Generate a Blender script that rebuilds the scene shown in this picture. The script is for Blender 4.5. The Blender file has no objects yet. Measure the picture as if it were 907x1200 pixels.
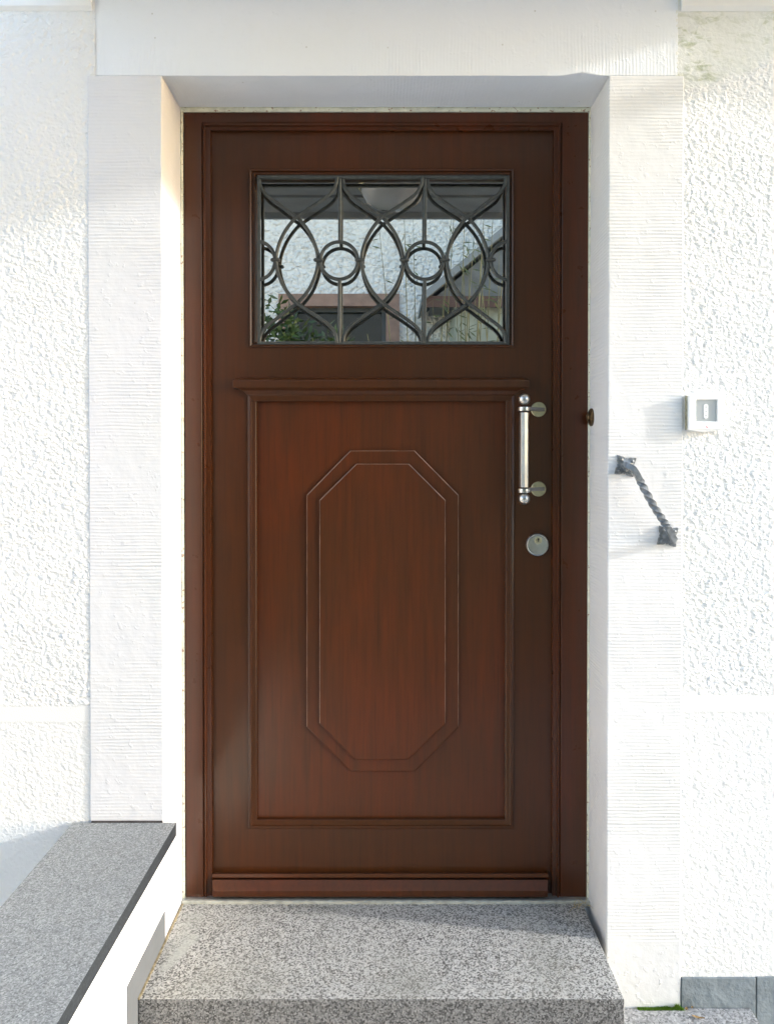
import bpy, bmesh, math, random
from mathutils import Vector, Matrix, noise
random.seed(7)
C = bpy.context.scene
R = math.radians
# ------------------------------------------------------------------ camera
EZ = 1.54; CY = -2.32; PITCH = 0.011
PX0, PY0, F = 455.0, 551.0, 1000.0          # measured principal point and focal length of the 907x1200 photo
cd = bpy.data.cameras.new('camera'); cam = bpy.data.objects.new('camera', cd)
C.collection.objects.link(cam); C.camera = cam
cam.location = (0, CY, EZ); cam.rotation_euler = (R(90) - PITCH, 0, 0)
cd.sensor_fit = 'VERTICAL'; cd.sensor_height = 36; cd.lens = 36 * F / 1200
cd.shift_y = -(600 - PY0) / 1200; cd.shift_x = (453.5 - PX0) / 1200
cd.clip_start = 0.05; cd.clip_end = 500
# ------------------------------------------------------------------ light
SUN = Vector((1.0, -0.175, 0.29)).normalized()
w = bpy.data.worlds.new('World'); C.world = w; w.use_nodes = True
nt = w.node_tree; sky = nt.nodes.new('ShaderNodeTexSky'); sky.sky_type = 'NISHITA'; sky.sun_disc = False
sky.sun_elevation = math.asin(SUN.z); sky.sun_rotation = math.atan2(SUN.x, SUN.y)
sky.air_density = 1.0; sky.dust_density = 0.9; sky.ozone_density = 1.0
nt.links.new(sky.outputs[0], nt.nodes['Background'].inputs[0]); nt.nodes['Background'].inputs[1].default_value = 0.15
sl = bpy.data.lights.new('sun', 'SUN'); sl.energy = 0.9; sl.angle = R(2.6); sl.color = (1, 0.985, 0.96)
so = bpy.data.objects.new('sun', sl); C.collection.objects.link(so)
so.rotation_euler = SUN.to_track_quat('Z', 'Y').to_euler()
C.view_settings.view_transform = 'Standard'; C.view_settings.look = 'None'
C.view_settings.exposure = 2.30; C.view_settings.gamma = 1
C.view_settings.use_curve_mapping = False
try:
    C.cycles.max_bounces = 10; C.cycles.diffuse_bounces = 6
except Exception: pass

# ------------------------------------------------------------------ measuring
def P(px, py, Y):
    """photo measurement -> world x, z on the plane y = Y"""
    u = (px - PX0) / F; v = (PY0 - py) / F
    dy = math.cos(PITCH) + v * math.sin(PITCH); dz = -math.sin(PITCH) + v * math.cos(PITCH)
    t = (Y - CY) / dy
    return u * t, EZ + dz * t
def X(px, py, Y): return P(px, py, Y)[0]
def Z(py, Y): return P(PX0, py, Y)[1]

# ------------------------------------------------------------------ object helpers
def link(o): C.collection.objects.link(o); return o
def obj(name, bm, mat, parent=None, smooth=False, bevel=0):
    me = bpy.data.meshes.new(name); bmesh.ops.recalc_face_normals(bm, faces=bm.faces); bm.to_mesh(me); bm.free()
    if smooth:
        for p in me.polygons: p.use_smooth = True
    me.materials.append(mat)
    o = link(bpy.data.objects.new(name, me))
    if parent:
        o.parent = parent
        if parent.type == 'EMPTY': o.location = -Vector(parent.location)
    if bevel:
        b = o.modifiers.new('bevel', 'BEVEL'); b.width = bevel; b.segments = 2; b.limit_method = 'ANGLE'; b.angle_limit = R(35)
    if smooth == 'auto':
        me.set_sharp_from_angle(angle=R(35))
    return o
def tag(o, label=None, cat=None, group=None, kind=None):
    if label: o['label'] = label
    if cat: o['category'] = cat
    if group: o['group'] = group
    if kind: o['kind'] = kind
    return o
def thing(name, label, cat, loc, group=None):
    o = link(bpy.data.objects.new(name, None)); o.location = loc; o.empty_display_size = .1
    return tag(o, label, cat, group)
def box(bm, x0, x1, y0, y1, z0, z1):
    v = [bm.verts.new((x, y, z)) for x in (x0, x1) for y in (y0, y1) for z in (z0, z1)]
    for f in ((0,1,3,2),(4,6,7,5),(0,4,5,1),(2,3,7,6),(0,2,6,4),(1,5,7,3)): bm.faces.new([v[i] for i in f])
    return v
def NB(*b):
    bm = bmesh.new()
    for k in b: box(bm, *k)
    return bm
def loft(secs, bm=None):
    """secs: (z, xl, xr, yfront, yback) horizontal rectangles joined from bottom to top"""
    bm = bm or bmesh.new(); rings = []
    for z, xl, xr, yf, yb in secs:
        rings.append([bm.verts.new(p) for p in ((xl, yf, z), (xr, yf, z), (xr, yb, z), (xl, yb, z))])
    for a, b in zip(rings, rings[1:]):
        for i in range(4): bm.faces.new((a[i], a[(i+1) % 4], b[(i+1) % 4], b[i]))
    bm.faces.new(rings[0][::-1]); bm.faces.new(rings[-1]); return bm
def plate(xs, zs, holes, y0, y1):
    bm = bmesh.new(); nx, nz = len(xs) - 1, len(zs) - 1
    V = {}
    def v(i, j, k):
        if (i, j, k) not in V: V[(i, j, k)] = bm.verts.new((xs[i], (y0, y1)[k], zs[j]))
        return V[(i, j, k)]
    full = lambda i, j: 0 <= i < nx and 0 <= j < nz and (i, j) not in holes
    for i in range(nx):
        for j in range(nz):
            if not full(i, j): continue
            for k in (0, 1): bm.faces.new([v(i,j,k), v(i+1,j,k), v(i+1,j+1,k), v(i,j+1,k)])
            for (a, b), (p, q) in (((i-1,j),((i,j),(i,j+1))), ((i+1,j),((i+1,j),(i+1,j+1))), ((i,j-1),((i,j),(i+1,j))), ((i,j+1),((i,j+1),(i+1,j+1)))):
                if not full(a, b): bm.faces.new([v(*p,0), v(*q,0), v(*q,1), v(*p,1)])
    return bm
def mitred(xl, xr, zb, zt, prof, open_bottom=False):
    """prof: (side inset, top inset, y)"""
    bm = bmesh.new(); L = []
    for s, t, y, *rt in prof:
        rs = rt[0] if rt else s
        b = 0 if open_bottom else s
        L.append([bm.verts.new(p) for p in ((xl+s, y, zb+b), (xl+s, y, zt-t), (xr-rs, y, zt-t), (xr-rs, y, zb+b))])
    for a, b in zip(L, L[1:]):
        for i in range(3 if open_bottom else 4):
            j = (i + 1) % 4; bm.faces.new((a[i], a[j], b[j], b[i]))
    if open_bottom:
        for i in (0, 3):
            try: bm.faces.new([r[i] for r in L])
            except Exception: pass
    return bm
def sweep(pts, radius, n=10, bm=None, up=Vector((0, 1, 0)), sq=None, twist=None, closed=False, squash=1.0):
    bm = bm or bmesh.new(); pts = [Vector(p) for p in pts]; rings = []; N = len(pts)
    for i, p in enumerate(pts):
        a = pts[(i-1) % N] if closed else pts[max(i-1, 0)]; b = pts[(i+1) % N] if closed else pts[min(i+1, N-1)]
        t = (b - a).normalized(); s = t.cross(up)
        if s.length < 1e-4: s = t.cross(Vector((1, 0, 0)))
        s.normalize(); u2 = s.cross(t)
        r = radius[i] if isinstance(radius, (list, tuple)) else radius
        tw = twist[i] if twist else 0
        ring = []
        m = 4 if sq else n
        for k in range(m):
            an = 2*math.pi*(k + (.5 if sq else 0))/m + tw
            rr = r * (1.32 if sq else 1)
            ring.append(bm.verts.new(p + s*math.cos(an)*rr + u2*math.sin(an)*rr*squash))
        rings.append(ring)
    m = len(rings[0])
    for i in range(N if closed else N-1):
        a, b = rings[i], rings[(i+1) % N]
        for k in range(m): bm.faces.new((a[k], a[(k+1) % m], b[(k+1) % m], b[k]))
    if not closed: bm.faces.new(rings[0][::-1]); bm.faces.new(rings[-1])
    return bm
def lathe(prof, c, axis='Z', n=32, bm=None):
    """prof: (radius, height along the axis)"""
    bm = bm or bmesh.new(); c = Vector(c); rings = []
    def pt(r, h, a):
        x, y = r*math.cos(a), r*math.sin(a)
        return c + {'Z': Vector((x, y, h)), 'Y': Vector((x, h, y)), 'X': Vector((h, x, y))}[axis]
    for r, h in prof:
        rings.append([bm.verts.new(pt(max(r, 1e-5), h, 2*math.pi*k/n)) for k in range(n)])
    for a, b in zip(rings, rings[1:]):
        for k in range(n): bm.faces.new((a[k], a[(k+1) % n], b[(k+1) % n], b[k]))
    bm.faces.new(rings[0][::-1]); bm.faces.new(rings[-1]); return bm
def catmull(p, n=8):
    p = [p[0]] + list(p) + [p[-1]]; out = []
    for i in range(1, len(p)-2):
        a, b, c, d = [Vector(q) for q in p[i-1:i+3]]
        for k in range(n):
            t = k/n
            out.append(.5*((2*b) + (c-a)*t + (2*a-5*b+4*c-d)*t*t + (3*b-a-3*c+d)*t**3))
    out.append(Vector(p[-2])); return out

# ------------------------------------------------------------------ materials
class M:
    def __init__(s, name, rough=.6, spec=.4, metal=0, coat=0):
        s.m = bpy.data.materials.new(name); s.m.use_nodes = True; s.n = s.m.node_tree.nodes; s.l = s.m.node_tree.links
        s.b = s.n['Principled BSDF']; s.b.inputs['Roughness'].default_value = rough; s.b.inputs['Specular IOR Level'].default_value = spec
        s.b.inputs['Metallic'].default_value = metal; s.b.inputs['Coat Weight'].default_value = coat
        s.b.inputs['Coat Roughness'].default_value = .15
        g = s.n.new('ShaderNodeNewGeometry'); s.pos = g.outputs['Position']
    def link(s, a, b): s.l.new(a, b)
    def val(s, inp, v):
        if hasattr(v, 'is_output'): s.l.new(v, inp)
        else: inp.default_value = v
    def map(s, scale=(1,1,1), loc=(0,0,0)):
        k = s.n.new('ShaderNodeMapping'); s.l.new(s.pos, k.inputs[0]); k.inputs['Scale'].default_value = scale; k.inputs['Location'].default_value = loc
        return k.outputs[0]
    def noise(s, scale, detail=3, vec=None, rough=.5, dist=0):
        k = s.n.new('ShaderNodeTexNoise'); s.l.new(vec or s.pos, k.inputs['Vector']); k.inputs['Scale'].default_value = scale
        k.inputs['Detail'].default_value = detail; k.inputs['Roughness'].default_value = rough; k.inputs['Distortion'].default_value = dist
        return k.outputs['Fac']
    def voro(s, scale, vec=None, feat='F1', out='Distance', rnd=1):
        k = s.n.new('ShaderNodeTexVoronoi'); k.feature = feat; s.l.new(vec or s.pos, k.inputs['Vector']); k.inputs['Scale'].default_value = scale
        k.inputs['Randomness'].default_value = rnd
        return k.outputs[out]
    def ramp(s, f, stops, interp='LINEAR'):
        k = s.n.new('ShaderNodeValToRGB'); s.val(k.inputs[0], f); k.color_ramp.interpolation = interp
        e = k.color_ramp.elements
        while len(e) < len(stops): e.new(.5)
        for q, (p, c) in zip(e, stops):
            q.position = p; q.color = (*c, 1) if isinstance(c, tuple) else (c, c, c, 1)
        return k.outputs[0]
    def math(s, op, a, b=0, clamp=False):
        k = s.n.new('ShaderNodeMath'); k.operation = op; k.use_clamp = clamp; s.val(k.inputs[0], a); s.val(k.inputs[1], b); return k.outputs[0]
    def mix(s, f, a, b, mode='MIX'):
        k = s.n.new('ShaderNodeMix'); k.data_type = 'RGBA'; k.blend_type = mode; s.val(k.inputs[0], f)
        for i, v in ((6, a), (7, b)): s.val(k.inputs[i], (*v, 1) if isinstance(v, tuple) else v)
        return k.outputs[2]
    def rgb(s, c): s.val(s.b.inputs['Base Color'], (*c, 1) if isinstance(c, tuple) else c); return s
    def bump(s, h, strength=.5, dist=.002, prev=None):
        k = s.n.new('ShaderNodeBump'); s.val(k.inputs['Height'], h); k.inputs['Strength'].default_value = strength; k.inputs['Distance'].default_value = dist
        if prev: s.l.new(prev, k.inputs['Normal'])
        s.l.new(k.outputs[0], s.b.inputs['Normal']); return k.outputs[0]
    def xyz(s):
        k = s.n.new('ShaderNodeSeparateXYZ'); s.l.new(s.pos, k.inputs[0]); return k.outputs
    def ss(s, v, a, b):
        k = s.n.new('ShaderNodeMapRange'); k.interpolation_type = 'SMOOTHSTEP'; s.val(k.inputs[0], v); k.inputs[1].default_value = a; k.inputs[2].default_value = b
        return k.outputs[0]

def stucco(name, displace=True, band=None, moss=False, tone=(.775,.775,.76), fs=1.0):
    m = M(name, .9, .1); x, y, z = m.xyz()
    vec = m.map((fs, fs, 1.15*fs)); wob = m.noise(38, 2, vec)
    kv = m.n.new('ShaderNodeVectorMath'); kv.operation = 'ADD'; m.link(vec, kv.inputs[0])
    nv = m.n.new('ShaderNodeTexNoise'); m.link(vec, nv.inputs['Vector']); nv.inputs['Scale'].default_value = 70; nv.inputs['Detail'].default_value = 2
    sc = m.n.new('ShaderNodeVectorMath'); sc.operation = 'SCALE'; m.link(nv.outputs['Color'], sc.inputs[0]); sc.inputs['Scale'].default_value = .018
    m.link(sc.outputs[0], kv.inputs[1])
    v1 = m.voro(96, kv.outputs[0], 'SMOOTH_F1'); v1 = m.math('SUBTRACT', .62, v1)
    n1 = m.noise(60, 4, vec, .6); n2 = m.noise(9, 2)
    h = m.math('ADD', m.math('MULTIPLY', v1, 1.0), m.math('MULTIPLY', n1, .95))
    amp = m.math('ADD', .45, m.math('MULTIPLY', n2, 1.1))
    h = m.math('MULTIPLY', h, amp)
    col = tone
    if band:
        b = m.math('MULTIPLY', m.ss(z, band[0]-.006, band[0]+.002), m.math('SUBTRACT', 1, m.ss(z, band[1]-.002, band[1]+.006)))
        nb = m.math('SUBTRACT', 1, b)
        low = m.math('ADD', .5, m.math('MULTIPLY', m.ss(z, band[0]-.02, band[1]+.02), .5))
        h = m.math('ADD', m.math('MULTIPLY', m.math('MULTIPLY', h, nb), low), m.math('MULTIPLY', b, .55))
    if moss:
        # damp smooth patch under the ceiling with green algae veins
        lim = m.math('ADD', z, m.math('MULTIPLY', m.noise(14, 2), .05))
        lim = m.math('SUBTRACT', lim, m.math('MULTIPLY', x, moss[1]))
        k = m.ss(lim, moss[0]-.012, moss[0]+.02)
        h = m.math('MULTIPLY', h, m.math('SUBTRACT', 1, m.math('MULTIPLY', k, .62)))
        rv = m.n.new('ShaderNodeMapping'); rv.vector_type = 'POINT'; m.link(m.pos, rv.inputs[0]); rv.inputs['Rotation'].default_value = (0, R(35), 0); rv.inputs['Scale'].default_value = (1, 1, 2.2)
        vein = m.ramp(m.noise(24, 5, rv.outputs[0], .6, .8), [(.50, 0.), (.66, 1.)])
        blot = m.ramp(m.noise(7, 2), [(.42, 0.), (.62, 1.)])
        f = m.math('MULTIPLY', m.math('MULTIPLY', vein, k), m.math('ADD', .25, m.math('MULTIPLY', blot, .9)))
        col = m.mix(f, tone, (.27, .31, .13))
        col = m.mix(m.math('MULTIPLY', k, .35), col, (.62,.66,.60))
    dirt = m.ramp(m.noise(3.1, 4), [(.45, 0.), (.8, .22)])
    col = m.mix(dirt, col, (.66,.67,.60))
    m.rgb(col)
    m.bump(m.noise(420, 3), .5, .0012)
    if displace:
        d = m.n.new('ShaderNodeDisplacement'); d.inputs['Scale'].default_value = displace; d.inputs['Midlevel'].default_value = .55
        m.link(h, d.inputs['Height']); m.link(d.outputs[0], m.n['Material Output'].inputs['Displacement'])
        m.m.displacement_method = 'BOTH'
    else: m.bump(h, 1, .035)
    return m.m
def combed(name, axis='z', tone=(.78,.785,.80), amount=1.0, smooth_below=None):
    m = M(name, .85, .15); x, y, z = m.xyz()
    c = z if axis == 'z' else x
    wv = m.map((5, 5, 1) if axis == 'z' else (1, 1, 2.2))
    off = m.math('MULTIPLY', m.noise(9, 3, m.map((.6,.6,1)) ), .012)
    ph = m.math('MULTIPLY', m.math('ADD', c, off), 2*math.pi/.0085)
    s1 = m.math('SINE', ph)
    ln = m.noise(150, 3, m.map((.05, .05, 1) if axis == 'z' else (1, 1, .04)), .6)
    h = m.math('ADD', m.math('MULTIPLY', s1, .26), m.math('MULTIPLY', ln, 1.6))
    mask = m.ramp(m.noise(5, 3), [(.40, .12), (.66, 1.)])
    if axis == 'x': mask = m.math('MULTIPLY', mask, m.math('SUBTRACT', 1, m.ss(z, Z(70, -.195), Z(15, -.195))))
    if smooth_below: mask = m.math('MULTIPLY', mask, m.ss(z, smooth_below - .03, smooth_below + .02))
    h = m.math('MULTIPLY', h, mask)
    nb = m.bump(h, .30*amount, .0035)
    blob = m.math('ADD', m.noise(34, 4), m.math('MULTIPLY', m.ramp(m.noise(60, 2), [(.62, 0.), (.72, 1.)]), .3))
    m.bump(blob, .4, .004, nb)
    spot = m.ramp(m.voro(17, None), [(.02, 1.), (.05, 0.)])
    col = m.mix(m.math('MULTIPLY', spot, .5), tone, (.35,.34,.28))
    dirt = m.ramp(m.noise(2.6, 5), [(.45, 0.), (.85, .25)])
    m.rgb(m.mix(dirt, col, (.66,.68,.60))); return m.m
def granite(name, scale, cols, warm=0., rough=.55):
    m = M(name, rough, .35)
    nv = m.n.new('ShaderNodeTexNoise'); m.link(m.pos, nv.inputs['Vector']); nv.inputs['Scale'].default_value = scale*.7; nv.inputs['Detail'].default_value = 2
    sc = m.n.new('ShaderNodeVectorMath'); sc.operation = 'SCALE'; m.link(nv.outputs['Color'], sc.inputs[0]); sc.inputs['Scale'].default_value = 1.1/scale
    ad = m.n.new('ShaderNodeVectorMath'); m.link(m.pos, ad.inputs[0]); m.link(sc.outputs[0], ad.inputs[1])
    c = m.voro(scale, ad.outputs[0], 'F1', 'Color'); f = m.math('ADD', m.math('MULTIPLY', c, .72), m.math('MULTIPLY', m.noise(scale*1.9, 2), .28))
    col = m.ramp(f, cols)
    fine = m.ramp(m.noise(scale*3, 2), [(.3, .75), (.7, 1.15)])
    col = m.mix(1, col, fine, 'MULTIPLY')
    if warm:
        k = m.math('MULTIPLY', m.ramp(m.noise(5, 4), [(.42, 0.), (.7, 1.)]), warm)
        col = m.mix(k, col, (.46,.455,.40))
    m.rgb(col); m.bump(m.noise(scale*1.5, 3), .25, .0012); return m.m
def wood(name, tone=1.0, red=1.0, coat=.10, rough=.40):
    m = M(name, rough, .28, 0, coat)
    v = m.map((1, 1, .07)); g = m.noise(55, 5, v, .6, .2); g2 = m.noise(160, 4, m.map((1, 1, .03)), .6); big = m.noise(3.2, 3, m.map((1, 1, .55)))
    a = (.040*tone, .0140*tone, .0042*tone); b = (.082*tone*red, .0225*tone, .0036*tone)
    col = m.mix(m.ramp(g, [(.22, .20), (.8, .84)]), a, b)
    col = m.mix(m.ramp(big, [(.35, 0.), (.70, .5)]), col, (.033*tone, .0185*tone, .0070*tone))
    col = m.mix(m.math('MULTIPLY', m.ramp(g2, [(.52, 0.), (.70, 1.)]), .32), col, (.022, .009, .004))
    dust = m.ramp(m.voro(95), [(.03, .8), (.07, 0.)]); dm = m.ramp(m.noise(11, 2), [(.5, 0.), (.7, 1.)])
    col = m.mix(m.math('MULTIPLY', m.math('MULTIPLY', dust, dm), .35), col, (.22,.18,.13))
    m.rgb(col)
    m.val(m.b.inputs['Roughness'], m.math('ADD', rough - .08, m.math('MULTIPLY', m.noise(26, 4), .16)))
    nb = m.bump(g2, .12, .0008); m.bump(m.noise(300, 2), .10, .0008, nb)
    return m.m
def plain(name, col, rough=.5, metal=0, spec=.4, var=.0, scale=30, bump=0, bs=200):
    m = M(name, rough, spec, metal)
    if var:
        d = tuple(c*(1-var) for c in col); m.rgb(m.mix(m.ramp(m.noise(scale, 4), [(.35, 0.), (.65, 1.)]), d, col))
    else: m.rgb(col)
    if bump: m.bump(m.noise(bs, 3), bump, .0015)
    return m.m

YW = -.1925     # stucco plane
YP = -.195     # pilaster face
bandL = (Z(846, YW), Z(828, YW)); bandR = (Z(834, YW), Z(815, YW))
m_stL = stucco('stucco_white', .0040, bandL); mossz = Z(88, YW) - .33*X(828, 88, YW)
m_stR = stucco('stucco_white_mossy', .0046, bandR, (mossz, .33))
m_stfar = stucco('stucco_far', False, tone=(.87,.83,.76), fs=.34)
m_combz = combed('combed_plaster', 'z', (.70,.70,.72), 1.2)
m_combr = combed('combed_plaster_right', 'z', (.715,.715,.715), 1.5, Z(1098, YP))
m_combx = combed('combed_lintel', 'x', (.78,.815,.86), 1.0)
m_white = plain('white_paint', (.82,.82,.80), .85, var=.05, scale=8, bump=.25, bs=160)
m_plinth = plain('grey_plinth_paint', (.22,.255,.275), .75, var=.22, scale=14)
_m = M.__new__(M); _m.m = m_plinth; _m.n = m_plinth.node_tree.nodes; _m.l = m_plinth.node_tree.links; _m.b = _m.n['Principled BSDF']; _m.pos = _m.n['Geometry'].outputs['Position']
_m.bump(_m.noise(28, 4), .8, .008, _m.bump(_m.noise(140, 3), .5, .002))
m_coping = granite('coping_granite', 360, [(.15, (.12,.125,.12)), (.36, (.215,.22,.215)), (.60, (.32,.325,.315)), (.9, (.50,.505,.49))])
m_step = granite('step_granite', 290, [(.20, (.06,.058,.055)), (.36, (.13,.128,.12)), (.48, (.375,.37,.35)), (.66, (.53,.52,.49)), (.9, (.66,.65,.62))], .18)
m_wood = wood('mahogany', 1.0, 1.1, .22, .34); m_woodp = wood('mahogany_panel', 1.18, 1.42, .2, .36); m_woodf = wood('mahogany_frame', .92, 1.4, .3, .30)
m_woodb = wood('mahogany_weathered', 1.15, 1.25, .2, .42)
m_iron = plain('grille_iron', (.080,.085,.080), .42, .35, var=.3, scale=60, bump=.5, bs=260)
m_iron2 = plain('wrought_iron', (.25,.27,.285), .38, .6, var=.35, scale=70, bump=.6, bs=180)
m_steel = plain('brushed_steel', (.62,.61,.58), .28, 1, var=.12, scale=50)
m_steeld = plain('dull_steel', (.62,.57,.38), .34, 1, var=.2, scale=90)
m_dark = plain('dark_gap', (.02,.018,.016), .7)
m_brass = plain('aged_brass', (.17,.11,.055), .45, .7, var=.5, scale=120, bump=.4)
m_alu = plain('aluminium', (.62,.64,.63), .35, .8, var=.1)
m_mortar = plain('mortar', (.46,.46,.40), .9, var=.3, scale=60, bump=.6, bs=220)
m_seal = plain('cream_sealant', (.66,.68,.56), .7, var=.2, scale=50, bump=.3)
_b = m_seal.node_tree.nodes['Principled BSDF']; _m = M.__new__(M); _m.m = m_seal; _m.n = m_seal.node_tree.nodes; _m.l = m_seal.node_tree.links; _m.b = _b; _m.pos = [q for q in _m.n if q.type == 'NEW_GEOMETRY'][0].outputs['Position']
_m.rgb(_m.mix(_m.ramp(_m.noise(130, 4), [(.62, 0.), (.66, .8)]), _b.inputs['Base Color'].links[0].from_socket, (.20,.09,.05)))
m_plastic = plain('white_plastic', (.86,.86,.85), .4)
m_screen = plain('grey_screen', (.40,.43,.44), .3)
m_red = plain('red_mark', (.75,.05,.09), .5)

# ------------------------------------------------------------------ setting
def grid_wall(name, xs0, xs1, zs0, zs1, step, mat, parent, y):
    import numpy as np
    nx = int((xs1-xs0)/step)+1; nz = int((zs1-zs0)/step)+1
    gx = np.linspace(xs0, xs1, nx); gz = np.linspace(zs0, zs1, nz)
    X_, Z_ = np.meshgrid(gx, gz); co = np.stack([X_.ravel(), np.full(X_.size, y), Z_.ravel()], 1).astype('f')
    i = np.arange(nz-1)[:, None]*nx + np.arange(nx-1)[None]; i = i.ravel()
    f = np.stack([i, i+1, i+nx+1, i+nx], 1).astype('i')
    me = bpy.data.meshes.new(name); me.vertices.add(len(co)); me.vertices.foreach_set('co', co.ravel())
    me.loops.add(f.size); me.loops.foreach_set('vertex_index', f.ravel()); me.polygons.add(len(f))
    me.polygons.foreach_set('loop_start', np.arange(len(f), dtype='i')*4)
    me.polygons.foreach_set('use_smooth', np.ones(len(f), dtype=bool)); me.update(); me.validate()
    me.materials.append(mat); o = link(bpy.data.objects.new(name, me)); o.parent = parent; o.location = -Vector(parent.location)
    return o

mg = M('paving', .85, .2); br = mg.n.new('ShaderNodeTexBrick'); mg.link(mg.pos, br.inputs[0])
for i, v in ((1, (.33,.35,.37,1)), (2, (.38,.40,.42,1)), (3, (.17,.17,.17,1))): br.inputs[i].default_value = v
br.inputs['Scale'].default_value = 1; br.inputs['Mortar Size'].default_value = .006; br.inputs['Brick Width'].default_value = .4; br.inputs['Row Height'].default_value = .4
mg.rgb(mg.mix(mg.ramp(mg.noise(6, 5), [(.4, 0.), (.8, .4)]), br.outputs[0], (.24,.25,.25))); mg.bump(mg.noise(90, 4), .4, .003)
tag(obj('ground', NB((-40, 40, -40, 40, -.3, 0)), mg.m), kind='structure')

XL0, XL1 = X(104, 500, YP), X(191, 500, YP)     # left pilaster
XR0, XR1 = X(712, 500, YP), X(800, 500, YP)     # right pilaster
XRV = (XR0 + X(692, 400, 0)) / 2                # right reveal plane
ZSOF = (Z(89, YP) + Z(126, 0)) / 2              # soffit
ZS = .34; ZLS = .17
hw = thing('house_wall', 'white rough stucco house wall around the door with grey painted plinth', 'wall', (0, YW, 0))
ZTOP = EZ + 1.165
grid_wall('stucco_panel', -2.3, XL0 + .02, 0, ZTOP, .0031, m_stL, hw, YW)
grid_wall('stucco_panel', XR1 - .02, 2.3, Z(1145, YW), ZTOP, .0031, m_stR, hw, YW)
obj('wall_core', NB((-2.3, XL0+.01, -.165, .12, 0, ZTOP), (XR1-.01, 2.3, -.165, .12, 0, ZTOP), (-2.3, 2.3, -.165, .12, ZTOP+.001, 3.6), (-.7,.7,.07,.12,.3,ZTOP)), m_white, hw)
xj = X(885, 1170, YW)
obj('plinth', NB((XR1+.001, xj-.0015, YW-.004, -.1, 0, Z(1145, YW)), (xj+.0015, 2.3, YW-.003, -.1, 0, Z(1144.4, YW)), (XR1+.02, 2.2, YW+.004, -.1, 0, Z(1147, YW))), m_plinth, hw, bevel=.002)
obj('cornice', loft([(Z(13, YW), -2.3, X(108, 5, YP), YW-.002, -.15), (Z(9, YW), -2.3, X(108, 5, YP), YW-.010, -.15), (ZTOP, -2.3, X(108, 5, YP), YW-.012, -.15)]), m_white, hw)
obj('cornice', loft([(Z(13, YW), X(798, 5, YP), 2.3, YW-.002, -.15), (Z(9, YW), X(798, 5, YP), 2.3, YW-.010, -.15), (ZTOP, X(798, 5, YP), 2.3, YW-.012, -.15)]), m_white, hw)

sr = thing('door_surround', 'white combed plaster surround of two pilasters and a lintel framing the brown door', 'door surround', (0, YP, 0))
def irregular(bm, amp, seed, cuts=60):
    """subdivide long edges and wobble them so that arrises are hand-made"""
    es = [e for e in bm.edges if e.calc_length() > .6]
    bmesh.ops.subdivide_edges(bm, edges=es, cuts=cuts, use_grid_fill=True)
    for v in bm.verts:
        n = noise.noise_vector(v.co*9 + Vector((seed, 0, 0))) * amp + noise.noise_vector(v.co*40 + Vector((seed, 0, 0))) * amp*.5
        v.co += Vector((n.x, n.y*.35, 0))
    return bm
zlb = Z(88.5, YP)
obj('pilaster', irregular(NB((XL0, XL1, YP, .06, 0, zlb)), .0012, 3), m_combz, sr, bevel=.003)
obj('pilaster', irregular(NB((XR0, XR1, YP, .06, 0, zlb)), .0010, 9), m_combr, sr, bevel=.003)
bm = NB((X(110, 40, YP), X(795, 40, YP), YP+.0035, .06, zlb+.0012, ZTOP-.001))
irregular(bm, .0008, 5, 90)
bmesh.ops.subdivide_edges(bm, edges=[e for e in bm.edges if abs(e.verts[0].co.x-e.verts[1].co.x) < 1e-3 and abs(e.verts[0].co.y-e.verts[1].co.y) > .1 and e.verts[0].co.z < zlb+.02], cuts=5)
cx = X(681, 89, YP)
for v in bm.verts:                       # chipped arris over the opening
    if v.co.z < zlb+.01 and v.co.y < YP+.1:
        q = max(0, 1-abs(v.co.x-cx)/.055); v.co.z += .010*q**1.3*max(0, 1-(v.co.y-YP)/.06)
obj('lintel', bm, m_combx, sr, bevel=.002)

# porch ceiling above the door: its right edge throws the slanting shade line
pr = thing('porch_roof', 'flat white porch ceiling slab above the door, just out of the picture', 'porch roof', (0, -.2, ZTOP))
XE = 1.14
obj('ceiling_slab', NB((-.82, XE, -.95, YW-.013, ZTOP+.001, ZTOP+.16)), plain('ceiling_paint', (.80,.82,.83), .8), pr)
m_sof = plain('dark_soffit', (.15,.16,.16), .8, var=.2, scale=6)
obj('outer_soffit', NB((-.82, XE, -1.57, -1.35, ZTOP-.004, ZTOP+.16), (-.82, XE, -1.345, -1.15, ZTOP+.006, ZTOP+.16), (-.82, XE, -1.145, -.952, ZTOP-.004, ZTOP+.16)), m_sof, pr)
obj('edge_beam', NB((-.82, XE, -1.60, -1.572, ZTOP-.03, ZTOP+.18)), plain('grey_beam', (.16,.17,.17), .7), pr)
lm = thing('ceiling_lamp', 'round unlit glass lamp fixed under the porch ceiling', 'lamp', (0.02, -1.2, ZTOP))
obj('lamp_shade', lathe([(.0, -.10), (.06, -.095), (.11, -.07), (.135, -.03), (.14, -.012)], (.02, -1.2, ZTOP), 'Z'), plain('opal_glass', (.22,.23,.23), .08), lm, smooth=True)
obj('lamp_base', lathe([(.145, -.012), (.15, -.004), (.15, -.0005)], (.02, -1.2, ZTOP), 'Z'), m_steeld, lm, smooth='auto')
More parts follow.
